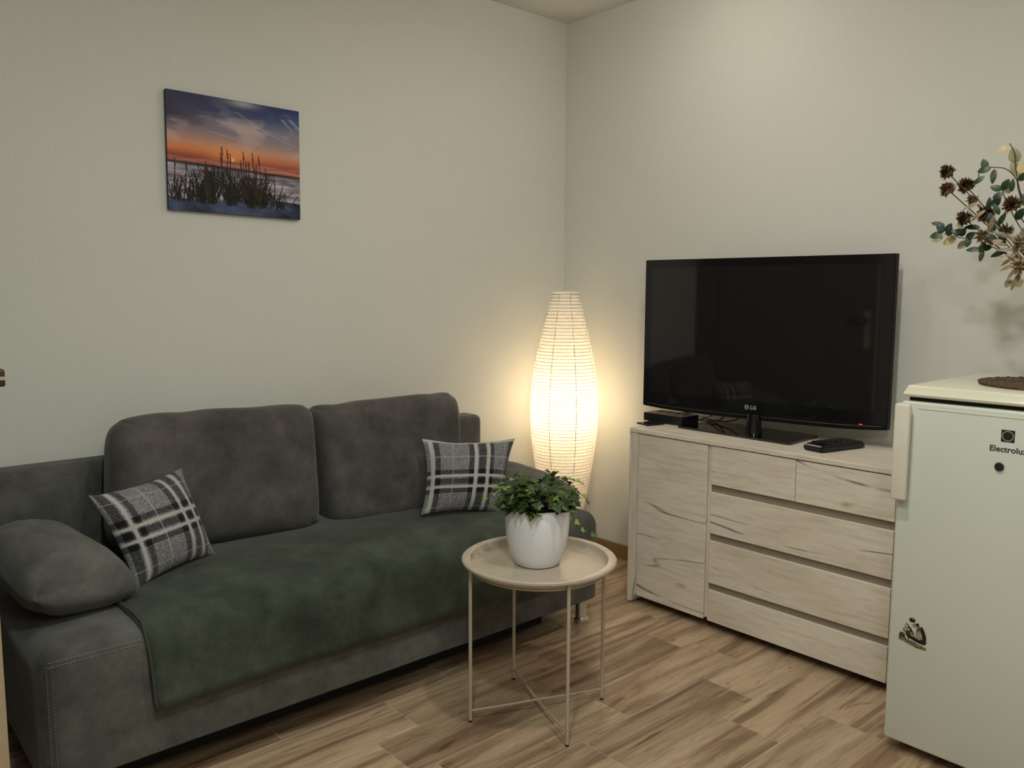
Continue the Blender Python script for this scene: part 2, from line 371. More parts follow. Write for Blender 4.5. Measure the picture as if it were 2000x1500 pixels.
for row in range(-4, 20):
    ya = y0-row*RW; yb = ya+RW
    if yb < YF or ya > YW: continue
    j = joints.get(row, (row*.2713) % LP+1.9); xs = j-math.ceil((j-XL)/LP)*LP
    while xs < XW:
        a = max(xs, XL); b = min(xs+LP, XW); c = max(ya, YF); d = min(yb, YW)
        if b-a > .02 and d-c > .02:
            key = (round(b-a, 3), round(d-c, 3))
            if key not in pm:
                bm = B(); w, h = (b-a)/2-gap, (d-c)/2-gap
                A = [bm.verts.new((sx*w, sy*h, -.004)) for sx, sy in ((-1, -1), (1, -1), (1, 1), (-1, 1))]
                C_ = [bm.verts.new((sx*w, sy*h, -.0008)) for sx, sy in ((-1, -1), (1, -1), (1, 1), (-1, 1))]
                D = [bm.verts.new((sx*(w-.0012), sy*(h-.0012), 0)) for sx, sy in ((-1, -1), (1, -1), (1, 1), (-1, 1))]
                for P_, Q_ in ((A, C_), (C_, D)):
                    for i in range(4): bm.faces.new((P_[i], P_[(i+1) % 4], Q_[(i+1) % 4], Q_[i]))
                bm.faces.new(D); me = bpy.data.meshes.new('floor_plank'); bm.to_mesh(me); bm.free(); me.materials.append(M_plank); pm[key] = me
            o = bpy.data.objects.new('floor_plank', pm[key]); COL.objects.link(o); o.parent = floor; o.location = ((a+b)/2, (c+d)/2, 0)
        xs += LP
struct('baseboard_right', box(B(), (XW-.012, YF, 0), (XW, YW, .072), .002, 1), M_base)
struct('baseboard_back', box(B(), (.215, YW-.012, 0), (XW-.012, YW, .072), .002, 1), M_base)
struct('baseboard_left', box(B(), (.215, 2.03, 0), (.227, 2.885, .072), .002, 1), M_base)
struct('trim_1', box(B(), (.215, 2.89, 0), (.27, 3.045, 2.12), .002, 1), M_doorf)
# open door leaf folded back against the short wall on the left
door = struct('door_1', box(B(), (.232, 1.80, .012), (.252, 2.88, 2.02), .002, 1), M_doorb)
obj('door_face', box(B(), (.252, 1.80, .012), (.272, 2.88, 2.02), .002, 1), [M_doorf], door, label='grey brown door face')
obj('door_edge_strip', box(B(), (.2535, 1.7985, .013), (.2722, 1.8005, 2.019)), M_doore, door, label='cream edge strip')
bm = box(B(), (.272, 1.836, .97), (.2755, 1.872, 1.22), .001, 1)
dh = obj('handle_plate', bm, plain('satin_plate', (.75, .72, .70), .35, .1), door, label='silver handle plate')
bm = tube(B(), [(.2755, 1.853, 1.154), (.306, 1.853, 1.154)], .009, 12); box(bm, (.299, 1.842, 1.137), (.314, 1.975, 1.171), .004, 3)
dl = obj('door_handle', bm, plain('dark_brown_metal', srgb(52, 38, 30), .4), dh, smooth=True, auto=40, label='dark brown lever with painted highlight')
box(bm := B(), (.2985, 1.8412, 1.150), (.3144, 1.90, 1.157)); obj('handle_glint', bm, M_doore, dh, label='painted highlight stripe')  # pale stripe stands in for the highlight on the lever

# ================================================================ SOFA
SX0, SX1, SY0, SY1 = .395, 2.396, 2.15, 3.03
sofa = thing('sofa', 'long dark grey velour sofa with two back cushions standing along the left wall', 'sofa', ((SX0+SX1)/2, 2.6, 0))
def softbox(lo, hi, r, seg, amp, sc, cuts=12):
    """upholstered block: rounded top and upright edges, crisp bottom edge"""
    bm = B(); ax = []
    for i in range(3):
        e = [r*(1-math.cos(PI/2*k/seg)) for k in range(seg+1)]; a, b = lo[i], hi[i]; inner = list(np.linspace(a+r, b-r, cuts if i < 2 else 8))
        ax.append([a+t for t in e[:-1]]+inner+[b-t for t in e[:-1][::-1]])
    vd = {}
    def vert(i, j, k):
        if (i, j, k) in vd: return vd[i, j, k]
        p = Vector((ax[0][i], ax[1][j], ax[2][k]))
        q = Vector((min(max(p.x, lo[0]+r), hi[0]-r), min(max(p.y, lo[1]+r), hi[1]-r), min(p.z, hi[2]-r)))
        d = p-q
        if d.length > 1e-7: 
            inf = max(abs(d.x), abs(d.y), abs(d.z)); d = d.normalized()*inf
        n = d.normalized() if d.length > 1e-7 else Vector((0, 0, -1)); p = q+d
        w = mnoise.noise(p*sc)*amp+mnoise.noise(p*sc*3.1)*amp*.35; vd[i, j, k] = bm.verts.new(p+n*w); return vd[i, j, k]
    L_ = [len(a)-1 for a in ax]
    for a, b, c in ((0, 1, 2), (1, 2, 0), (0, 2, 1)):
        for side in (0, L_[c]):
            for i in range(L_[a]):
                for j in range(L_[b]):
                    vs = []
                    for di, dj in ((0, 0), (1, 0), (1, 1), (0, 1)):
                        t = [0, 0, 0]; t[a] = i+di; t[b] = j+dj; t[c] = side; vs.append(vert(*t))
                    bm.faces.new(vs)
    bmesh.ops.recalc_face_normals(bm, faces=bm.faces); return bm
obj('seat_base', softbox((SX0, SY0, .112), (SX1, 2.92, .462), .062, 6, .003, 4, 26), M_sofb, sofa, smooth=True)
obj('back_frame', softbox((SX0, 2.905, .10), (SX1, SY1, .765), .03, 4, .002, 4, 16), M_sofb, sofa, smooth=True)
obj('gap_shade_box', box(B(), (SX0+.05, 2.26, .02), (2.17, 2.98, .12), .004, 1), M_black, sofa, label='black box added to darken the gap underneath')  # black box added to deepen the shade and stop lamp light under the sofa
for x, y in ((2.335, 2.205), (SX0+.06, 2.205), (2.335, 2.97), (SX0+.06, 2.97)):
    bm = lathe(B(), (x, y, 0), [(0, 0), (.024, 0), (.024, .012), (.032, .014), (.032, .020), (.024, .023), (.023, .116), (0, .116)], 24)
    obj('leg', bm, M_chrome, sofa, smooth=True, auto=40, label='chrome leg')
# topstitching along the front edge of the seat (two rows) and down the corner
st = B()
for dz in (0., .012):
    for i in range(23):
        x = .415+i*.0095; tube(st, [(x, SY0-.0015, .432-dz), (x+.006, SY0-.0015, .432-dz)], .0006, 4)
for dx in (0, .012):
    for i in range(34):
        z = .425-i*.0095; tube(st, [(.412+dx, SY0-.0015, z), (.412+dx, SY0-.0015, z-.006)], .0005, 4)
o = obj('topstitching', st, M_thread, sofa, label='pale double stitching'); o['kind'] = 'stuff'
cushion('back_cushion', [at(208, 812, 1, 2.84), at(600, 787, 1, 2.84), at(616, 1034, 1, 2.76), at(206, 1086, 1, 2.76)], .23, M_sofa, sofa, a=9, q=.42, rnd=.03, pn=7, pnr=16, wr=.010, seed=1.3, n=48)
cushion('back_cushion', [at(598, 793, 1, 2.86), at(884, 762, 1, 2.79), at(892, 990, 1, 2.70), at(634, 1032, 1, 2.77)], .23, M_sofa, sofa, a=9, q=.42, rnd=.03, pn=18, pnr=10, wr=.013, seed=4.7, n=48)
# end pillows: lie on the seat and lean on nothing; high at the outer side
cushion('arm_pillow', [(.36, 2.76, .60), (.55, 2.76, .60), (.715, 2.33, .50), (.41, 2.25, .545)], .19, M_sofb, sofa, a=2.8, q=.55, pn=6, wr=.006, seed=9.1, n=36)
cushion('arm_pillow', [(2.14, 2.78, .53), (2.41, 2.78, .55), (2.395, 2.24, .505), (2.12, 2.26, .515)], .13, M_sofb, sofa, a=3, q=.5, pn=5, wr=.004, seed=2.1, n=30)
# throw over the seat
def throw():
    bm = B(); prof = [(2.86, .4655), (2.5, .467), (2.3, .467), (2.215, .466)]
    for k in range(1, 8):
        t = k/8*PI/2; prof.append((2.207-.062*math.sin(t), .404+.062*math.cos(t)))
    prof += [(2.143, .40), (2.141, .36), (2.138, .31), (2.134, .265), (2.132, .238)]
    nx = 60; P = []
    for i in range(nx+1):
        t = i/nx; row = []
        for k, (y, z) in enumerate(prof):
            s = k/(len(prof)-1); x0 = .632+.035*max(0, (s-.3)); x = x0+(2.17-x0)*t
            w = mnoise.noise(Vector((x*5, z*6, y*5)))*.0035+.0035
            dz = (mnoise.noise(Vector((x*2.5, 3, 1)))*.008 if z < .3 else 0)+(.0)
            if z < .45: yy, zz = y-w*(.5+1.2*max(0, (.4-z)/.16)*.6), z+dz
            else: yy, zz = y, z+w
            row.append(bm.verts.new((x, yy, zz)))
        P.append(row)
    fs = [bm.faces.new((P[i][k], P[i+1][k], P[i+1][k+1], P[i][k+1])) for i in range(nx) for k in range(len(prof)-1)]
    bmesh.ops.recalc_face_normals(bm, faces=bm.faces)
    if fs[0].normal.z < 0: bmesh.ops.reverse_faces(bm, faces=bm.faces)
    bmesh.ops.solidify(bm, geom=bm.faces[:], thickness=.006)
    return bm, [(prof, P)]
thr, _ = throw()
th = tag(obj('throw_blanket', thr, M_throw, base=(1.4, 2.4, .46), smooth=True), 'dark green throw spread over the sofa seat and hanging down its front', 'blanket')
hem = []
for k in range(24):
    t = k/23
    if t < .5: y = 2.70-t*2*(2.70-2.2); z = .4745
    else:
        s = (t-.5)*2; y = 2.2-.066*min(1, s*2.6)**.5; z = .4745-(.232)*s if s > .1 else .4745-.012*s*10
    hem.append((.634+.03*max(0, t-.3), y-.004, z))
obj('hem', tube(B(), hem, .0035, 6), M_throw, th, smooth=True, label='stitched side hem')

cushion_l = cushion('plaid_cushion', [at(172, 968, 1, 2.52), at(354, 914, 1, 2.67), at(420, 1082, 1, 2.60), at(268, 1150, 1, 2.44)], .13, M_plaidA, None, a=2.4, q=.62, pinch=.10, n=34, wr=.004, seed=3, rear=.8)
tag(cushion_l, 'grey tartan cushion tilted against the left end pillow of the sofa', 'cushion', 'tartan cushions on the sofa')
cushion_r = cushion('plaid_cushion', [at(824, 857, 1, 2.60), at(1006, 856, 1, 2.47), at(988, 1004, 1, 2.38), at(822, 1006, 1, 2.51)], .12, M_plaidB, None, a=2.4, q=.62, pinch=.12, n=34, wr=.004, seed=6, rear=.8)
tag(cushion_r, 'upright grey tartan cushion behind the potted ivy, at the lamp end of the sofa', 'cushion', 'tartan cushions on the sofa')

# ================================================================ CANVAS PICTURE
pic = thing('canvas_picture', 'canvas print of beach grass at sunset hanging on the wall above the sofa', 'picture', (1.31, 3.04, 1.62))
PX0, PX1, PZ0, PZ1 = 1.055, 1.566, 1.615, 2.034
def vn(shape, fx, fy, seed, octv=4):
    g = np.zeros(shape); amp = 1; tot = 0; r = np.random.default_rng(seed)
    for o in range(octv):
        a, b = int(fy*2**o)+2, int(fx*2**o)+2; G = r.random((a, b))
        ys = np.linspace(0, a-1.001, shape[0]); xs = np.linspace(0, b-1.001, shape[1]); yi = ys.astype(int); xi = xs.astype(int)
        fy_ = (ys-yi)[:, None]; fx_ = (xs-xi)[None]; fy_ = fy_*fy_*(3-2*fy_); fx_ = fx_*fx_*(3-2*fx_)
        g += amp*((G[yi][:, xi]*(1-fx_)+G[yi][:, xi+1]*fx_)*(1-fy_)+(G[yi+1][:, xi]*(1-fx_)+G[yi+1][:, xi+1]*fx_)*fy_); tot += amp; amp *= .5
    return g/tot
def stroke(img, x0, y0, x1, y1, bend, w, col, al=.9, n=60):
    h_, w_, _ = img.shape
    for t in np.linspace(0, 1, n):
        x = (x0+(x1-x0)*t+bend*t*t)*w_; y = (y0+(y1-y0)*t)*h_; ww = max(.5, w*(1-t*.7))
        xa = int(max(0, x-ww)); xb = int(min(w_-1, x+ww)); yi = int(y)
        if 0 <= yi < h_ and xb >= xa and 0 <= x < w_: img[yi, xa:xb+1] = img[yi, xa:xb+1]*(1-al)+np.array(col)*al
def paint():
    h_, w_ = 220, 270; v, u = np.meshgrid(np.linspace(0, 1, h_), np.linspace(0, 1, w_), indexing='ij')
    def grad(stops):
        p = [s[0] for s in stops]; return np.stack([np.interp(v, p, [s[1][k] for s in stops]) for k in range(3)], -1)
    L = grad([(0, (56, 56, 80)), (.12, (66, 64, 92)), (.3, (140, 120, 130)), (.4, (200, 140, 112)), (.47, (214, 126, 74)), (.53, (150, 74, 48)), (.55, (120, 64, 52))])
    Rr = grad([(0, (38, 52, 96)), (.12, (62, 80, 122)), (.22, (124, 122, 140)), (.36, (150, 132, 138)), (.44, (196, 146, 122)), (.51, (190, 104, 72)), (.55, (140, 72, 60))])
    img = L*(1-u[..., None])+Rr*u[..., None]
    cl = vn((h_, w_), 4, 9, 3); m = np.clip((cl-.46)*4, 0, 1)*np.clip(1-abs(v-.24)/.27, 0, 1)
    img = img*(1-m[..., None]*.7)+np.array((206, 182, 178))*m[..., None]*.7
    dk = vn((h_, w_), 5, 12, 9); m = np.clip((dk-.52)*6, 0, 1)*np.clip(1-u/.38, 0, 1)*np.clip(1-abs(v-.2)/.16, 0, 1); img = img*(1-m[..., None]*.75)+np.array((42, 38, 52))*m[..., None]*.75
    m = np.exp(-((u-.55)/.12)**2-((v-.02)/.035)**2); img = img*(1-m[..., None]*.7)+np.array((205, 195, 190))*m[..., None]*.7
    for a0, b0, a1, b1 in ((.5, .1, .72, .24), (.72, .24, .95, .33), (.86, .10, .93, .2), (.92, .09, .99, .17), (.62, .2, .9, .27), (.3, .3, .7, .38)):
        stroke(img, a0, b0, a1, b1, .02, 4, (205, 190, 190), .10, 110)
    m = np.exp(-((u-.46)/.16)**2-((v-.5)/.09)**2); img = img*(1-m[..., None]*.6)+np.array((245, 160, 90))*m[..., None]*.6
    m = np.exp(-((u-.46)/.018)**2-((v-.525)/.02)**2); img = img*(1-m[..., None])+np.array((255, 220, 130))*m[..., None]
    # sea
    sea = np.stack([np.interp(v, [.54, .6, .64], c) for c in ((150, 196, 170), (88, 122, 108), (78, 104, 98))], -1); rip = vn((h_, w_), 6, 70, 4, 3)
    sea *= (.75+.5*rip)[..., None]; mk = (v > .54)[..., None]; img = np.where(mk, sea, img)
    # wet sand, grey-mauve, and the dune
    sh = .615+.03*(u-.5)-.01; sand = np.array((130, 122, 134))*(.35+1.3*vn((h_, w_), 7, 44, 8))[..., None]; sand = sand*(1+.25*np.clip((v-.66)*3, 0, 1))[..., None]
    img = np.where((v > sh)[..., None], sand, img); dl = np.exp(-((v-sh)/.012)**2); img *= (1-.72*dl)[..., None]
    dune = .865+.035*np.sin(u*4+.5)+.03*(vn((h_, w_), 5, 2, 12)-.5)+.12*np.clip(u-.78, 0, 1)
    dn = np.array((56, 64, 88))*(.2+1.5*vn((h_, w_), 7, 9, 21))[..., None]; img = np.where((v > dune)[..., None], dn, img)
    r = random.Random(3)
    for cx, wd, n, top in ((.06, .06, 30, .70), (.16, .06, 26, .72), (.22, .05, 60, .66), (.30, .05, 110, .60), (.45, .055, 110, .62), (.60, .07, 150, .64), (.69, .05, 90, .68), (.80, .07, 36, .72), (.86, .08, 26, .80)):
        for i in range(int(n*.6)):
            x = cx+r.gauss(0, wd*.42); y = .90+r.uniform(-.03, .03); tp = top+r.uniform(-.02, .16); c = r.choice([(12, 12, 12), (22, 22, 16), (50, 46, 28), (10, 10, 14)])
            stroke(img, x, y, x+r.gauss(0, .02)+(x-cx)*.6, tp, r.gauss(0, .04), .8, c, .85, 50)
    for x, tp in ((.39, .42), (.43, .44), (.38, .47), (.45, .47), (.55, .44), (.62, .44), (.67, .46), (.53, .52), (.59, .52), (.65, .54), (.72, .56), (.73, .60), (.05, .56), (.13, .58), (.27, .56), (.28, .6), (.79, .64), (.33, .58), (.64, .56), (.57, .52)):
        stroke(img, x+r.uniform(-.02, .02), .85, x, tp+.05, 0, .5, (50, 32, 22), .8, 80); stroke(img, x, tp+.07, x-.004, tp, 0, 1.2, (64, 36, 26), .85, 24)
    return np.clip(img*1.08+4, 0, 255)
def printed_sheet(name, img, org, ux, uz, mat, parent, alpha=None, nrm=(0, -1, 0)):
    """flat print: one quad per cell with its own colour"""
    h_, w_, _ = img.shape; org = Vector(org)-worldloc(parent); ux = Vector(ux); uz = Vector(uz)
    xs = np.linspace(0, 1, w_+1); ys = np.linspace(0, 1, h_+1); V = [tuple(org+ux*x+uz*y) for y in ys for x in xs]; F = []; Cc = []
    for j in range(h_):
        for i in range(w_):
            if alpha is not None and not alpha[j, i]: continue
            a = j*(w_+1)+i; F.append((a, a+w_+1, a+w_+2, a+1)); c = img[j, i]/255.
            Cc.append(np.append(np.where(c <= .04045, c/12.92, ((c+.055)/1.055)**2.4), 1))
    me = bpy.data.meshes.new(name); me.from_pydata(V, [], F); at_ = me.color_attributes.new('Col', 'FLOAT_COLOR', 'CORNER')
    at_.data.foreach_set('color', np.repeat(np.array(Cc), 4, axis=0).ravel()); me.materials.append(mat); me.validate(); me.update()
    o = bpy.data.objects.new(name, me); COL.objects.link(o); o.parent = parent; return o
obj('canvas_block', box(B(), (PX0, 3.041, PZ0), (PX1, 3.0595, PZ1), .002, 1), plain('canvas_side', srgb(46, 48, 66), .7), pic)
im = paint()
printed_sheet('canvas_print', im, (PX0, 3.0405, PZ1), (PX1-PX0, 0, 0), (0, 0, PZ0-PZ1), M_pic, pic)
pic.rotation_euler = (0, math.radians(.6), 0)

# ================================================================ PAPER FLOOR LAMP
LX, LY = 2.825, 2.80
lamp = thing('floor_lamp', 'lit ribbed rice paper floor lamp in the corner between sofa and dresser', 'lamp', (LX, LY, 0))
ZB, ZT = .06, 1.335
ctl = [(.06, .068), (.20, .092), (.35, .118), (.47, .138), (.60, .157), (.72, .166), (.82, .165), (.92, .155), (1.02, .138), (1.12, .115), (1.22, .090), (1.30, .070), (1.335, .0625)]
def shade_r(z): return float(np.interp(z, [c[0] for c in ctl], [c[1] for c in ctl]))
nz = 320; NR = 80; zs = np.linspace(ZB, ZT, nz+1); rr = np.array([shade_r(z) for z in zs]); ker = np.ones(25)/25
rr = np.convolve(np.pad(rr, 12, mode='edge'), ker, 'valid')
prof = [(float(r)+.0016*abs(math.sin(PI*(z-ZB)/(ZT-ZB)*NR)), float(z)) for r, z in zip(rr, zs)]
obj('shade', lathe(B(), (LX, LY, 0), prof, 56), M_paper, lamp, smooth=True, label='cream rice paper shade')
bm = B()
for i in range(NR+1):
    z = ZB+(ZT-ZB)*i/NR; r = float(np.interp(z, zs, rr)); ring(bm, (LX, LY, z), r+.0008, .0011, 40, 4)
obj('rib', bm, M_wire, lamp, kind='stuff', label='horizontal wire ribs')
for k in range(8):
    a = 2*PI*k/8+.35; bm = B()
    tube(bm, [(LX+(r-.001)*math.cos(a), LY+(r-.001)*math.sin(a), z) for (r, z) in prof[::5]], .0017, 5)
    obj('seam', bm, M_wire, lamp)
bm = ring(B(), (LX, LY, ZT), prof[-1][0], .0022, 48, 6); obj('top_ring', bm, plain('white_wire', (.8, .8, .78), .4), lamp, label='white top ring')
bm = lathe(B(), (LX, LY, 0), [(0, 0), (.11, 0), (.11, .008), (.02, .012), (.008, .02), (.008, .70), (0, .70)], 32); obj('stand', bm, plain('lamp_metal', (.5, .5, .48), .3, .8), lamp, smooth=True, auto=30)
bm = lathe(B(), (LX, LY, 0), [(0, .70), (.018, .70), (.018, .745), (0, .745)], 20); obj('socket', bm, M_pot, lamp)
bm = lathe(B(), (LX, LY, 0), [(0, .745)]+[(.036*math.sin(PI*k/12), .785-.036*math.cos(PI*k/12)) for k in range(1, 12)]+[(0, .821)], 20); obj('bulb', bm, emis('bulb_glow', (1, .80, .54), 168), lamp, smooth=True)

# ================================================================ DRESSER
CX0, CX1, CY0, CY1, CT = 2.657, 3.06, 1.07, 2.237, .76
cab = thing('dresser', 'low dresser in whitewashed oak with one door and five drawers, under the television', 'cabinet', (2.86, 1.65, 0))
obj('top', box(B(), (CX0-.004, CY0, CT-.018), (CX1, CY1, CT), .0015, 1), M_oakt, cab)
for ya, yb, s in ((CY1-.045, CY1, 1), (CY0, CY0+.045, -1)):
    inn, out = (ya, yb) if s > 0 else (yb, ya)
    bm = prism(B(), [(out, 0), (out-s*.026, 0), (inn, .055), (inn, .741), (out, .741)], CX0, CX1, 0) if False else B()
    pts = [(out, .004), (out-s*.024, .004), (inn, .05), (inn, .742), (out, .742)]
    A = [bm.verts.new((CX0, p[0], p[1])) for p in pts]; C_ = [bm.verts.new((CX1, p[0], p[1])) for p in pts]
    bm.faces.new(A); bm.faces.new(C_[::-1])
    for i in range(5): bm.faces.new((A[i], C_[i], C_[(i+1) % 5], A[(i+1) % 5]))
    bmesh.ops.recalc_face_normals(bm, faces=bm.faces); obj('side_panel', bm, M_oakv, cab)
    obj('foot_pad', box(B(), (CX0+.005, min(out, out-s*.024)+.002, 0), (CX0+.03, max(out, out-s*.024)-.002, .004)), M_mblk, cab)
obj('carcass', box(B(), (CX0+.022, CY0+.045, .06), (CX1, CY1-.045, .742)), M_groove, cab)
obj('divider', box(B(), (CX0+.010, 1.8285, .045), (CX0+.022, 1.843, .7405)), M_oakv, cab)
FR = .738
d = obj('door', box(B(), (CX0, 1.8465, .037), (CX0+.02, 2.189, FR), .0012, 1), M_oak, cab)
YD0, YD1 = CY0+.048, 1.825
for (a, b, z0, z1) in ((1.4725, YD1, .587, FR), (YD0, 1.4695, .587, FR), (YD0, YD1, .392, .556), (YD0, YD1, .192, .362), (YD0, YD1, .037, .163)):
    obj('drawer', box(B(), (CX0, a, z0), (CX0+.02, b, z1), .0012, 1), M_oak, cab)
for z0, z1 in ((.556, .587), (.362, .392), (.163, .192)):
    g = B(); v = [(CX0+.003, z0), (CX0+.018, z0+.004), (CX0+.022, z0+.016), (CX0+.022, z1), (CX0+.003, z0-.0005)]
    box(g, (CX0+.012, YD0, z0), (CX0+.021, YD1, z1)); obj('grip_groove', g, M_groove, cab)
obj('under_dresser_shade', box(B(), (CX0+.10, CY0+.05, .0), (CX0+.11, CY1-.05, .06)), M_dark, cab, label='dark sheet for the shade underneath')  # dark sheet stands in for the shadow beneath the dresser

# ================================================================ TELEVISION
YAW = math.radians(7.5); ca, sa = math.cos(YAW), math.sin(YAW); TC = Vector((2.90, 1.815, 0))
tv = thing('television', 'large black flat television on a glass stand, standing on the dresser', 'television', (2.90, 1.80, .76))
def tvp(s, d, z): return Vector((TC.x-s*sa+d*ca, TC.y+s*ca+d*sa, z))   # s along the screen (+ = towards the sofa), d = depth backwards
def tvbox(s0, s1, d0, d1, z0, z1, bev=0, seg=2):
    bm = box(B(), (d0, s0, z0), (d1, s1, z1), bev, seg)
    for v in bm.verts: v.co = tvp(v.co.y, v.co.x, v.co.z)
    return bm
SL, SR = .5045, -.527; ZL, ZH = .830, 1.470
# front frame with a gently bowed lower edge
def frame_mesh():
    bm = B(); n = 24; pts = [(SL, ZH), (SL, ZL+.010)]
    for k in range(n+1):
        t = k/n; s = SL+(SR-SL)*t; pts.append((s, ZL+.004-.014*(1-(2*t-1)**4)))
    pts += [(SR, ZL+.010), (SR, ZH)]
    A = [bm.verts.new(tvp(s, 0, z)) for s, z in pts]; C_ = [bm.verts.new(tvp(s, .032, z)) for s, z in pts]
    bm.faces.new(A); bm.faces.new(C_[::-1]); m = len(pts)
    for i in range(m): bm.faces.new((A[i], C_[i], C_[(i+1) % m], A[(i+1) % m]))
    bmesh.ops.recalc_face_normals(bm, faces=bm.faces); return bm
M_bez = plain('black_frame_plastic', (.006, .006, .006), .55, spec=.15)
obj('bezel', frame_mesh(), M_bez, tv)
obj('front_glass', tvbox(SR+.003, SL-.003, -.0008, .001, ZL+.022, ZH-.003, 0), M_tv, tv)
obj('screen', tvbox(SR+.05, SL-.034, -.0012, .001, .895, 1.437, 0), M_scr, tv)
obj('rear_housing', tvbox(SR+.10, SL-.10, .032, .058, .88, 1.42, .012, 3), M_mblk, tv)
tr = B(); n = 30
tube(tr, [tvp(SL-.02+(SR-SL+.04)*k/n, -.0005, ZL+.016-.011*(1-(2*k/n-1)**4)) for k in range(n+1)], .0009, 5)
obj('trim_line', tr, plain('dark_silver', (.12, .12, .115), .35, .3), tv, label='thin silver line under the screen')
lp = tvp(-.012+.028, -.0015, .869); uxd = -(tvp(1, 0, 0)-tvp(0, 0, 0))
bm = B(); cc = lp
cv = [bm.verts.new(cc+uxd*.0105*math.cos(2*PI*k/24)+Vector((0, 0, .0105*math.sin(2*PI*k/24)))) for k in range(24)]; bm.faces.new(cv); bmesh.ops.solidify(bm, geom=bm.faces[:], thickness=.0008)
obj('logo_disc', bm, M_silver, tv)
textobj('logo_text', 'LG', .021, M_silver, tv, lp+uxd*.0155-Vector((0, 0, .0072)), uxd, (0, 0, 1), bold=.0007)
obj('standby_light', tvbox(SR+.088, SR+.100, -.0018, .001, .845, .8475), M_red, tv, label='small red standby light')
neck = B(); prof = [(-.038, .032), (.038, .032), (.045, .06), (-.045, .06)]
bm = lathe(B(), (2.905, 1.80, 0), [(0, .768), (.034, .768), (.030, .80), (.030, .845), (0, .845)], 28); obj('neck', bm, M_tv, tv, smooth=True, auto=40)
bb = B(); pts = [(2.785, 1.567), (2.785, 2.085), (2.80, 2.10), (3.03, 2.06), (3.04, 2.05), (3.04, 1.60), (3.03, 1.59), (2.80, 1.552)]
pts = [(2.788, 1.585), (2.800, 2.095), (2.812, 2.106), (3.03, 2.085), (3.04, 2.075), (3.04, 1.60), (3.03, 1.59), (2.80, 1.573)]
prism(bb, pts, .7605, .7685, 2); obj('stand_base', bb, M_base_gl, tv, label='black glass stand plate')
# set-top box, flat gadget, remote, cables
stb = thing('set_top_box', 'black set-top box under the left end of the television', 'box', (2.90, 2.22, .76))
obj('case', box(B(), (2.842, 2.11, .764), (2.965, 2.318, .800), .002, 1), plain('satin_black_case', (.012, .012, .012), .28), stb)
for i in range(4): obj('vent', box(B(), (2.90, 2.135+i*.045, .7998), (2.945, 2.155+i*.045, .8006)), M_dark, stb)
for x in (2.86, 2.95):
    for y in (2.13, 2.30): obj('foot', lathe(B(), (x, y, 0), [(0, .76), (.006, .76), (.006, .7645), (0, .7645)], 10), M_mblk, stb)
def slab(pts, z0, z1, bev=.0015):
    bm = prism(B(), pts, z0, z1, 2); bmesh.ops.bevel(bm, geom=bm.edges[:], offset=bev, segments=2, affect='EDGES'); return bm
ph = thing('mobile_phone', 'small flat black phone lying at the left end of the dresser top', 'phone', (2.79, 2.25, .76))
obj('body', slab([(2.735, 2.207), (2.752, 2.282), (2.845, 2.262), (2.828, 2.187)], .7603, .7673), M_mblk, ph)
obj('screen', slab([(2.741, 2.211), (2.755, 2.277), (2.839, 2.259), (2.825, 2.193)], .7672, .7678, .0001), M_base_gl, ph)
rm = thing('remote_control', 'chunky black remote control with glossy top, lying on the dresser right of the stand', 'remote', (2.86, 1.45, .76))
RA = Vector((2.750, 1.500, 0)); rd = Vector((.225, -.052, 0)); rn = Vector((-.018, -.085, 0))*1.0
def quadpts(s0, s1, w0, w1): return [tuple((RA+rd*s+rn*w)[:2]) for s, w in ((s0, w0), (s0, w1), (s1, w1), (s1, w0))]
obj('body', slab(quadpts(0, 1, 0, 1), .7603, .783, .006), M_mblk, rm, smooth=True, auto=50)
obj('face_plate', slab(quadpts(.04, .96, .08, .92), .7829, .7865, .0015), M_tv, rm, label='glossy top face')
obj('chrome_end', slab(quadpts(.0, .035, .05, .9), .7800, .7850, .001), M_silver, rm, label='silver end trim')
for i in range(5):
    for j in range(3):
        q = RA+rd*(.30+i*.12)+rn*(.26+j*.24); obj('button', lathe(B(), (q.x, q.y, 0), [(.005, .7863), (.005, .7880), (0, .7882)], 10), M_mblk, rm)
rm2 = thing('remote_control', 'slim second remote control lying half hidden behind the chunky one', 'remote', (2.90, 1.53, .76))
RA, rd, rn = Vector((2.85, 1.523, 0)), Vector((.165, -.040, 0)), Vector((-.009, -.038, 0))
rm2.location = (2.93, 1.49, .76)
obj('body', slab(quadpts(0, 1, -.1, .78), .7603, .776, .004), M_mblk, rm2, smooth=True, auto=50)
obj('face_plate', slab(quadpts(.05, .95, .0, .68), .7759, .7772, .0005), M_tv, rm2)
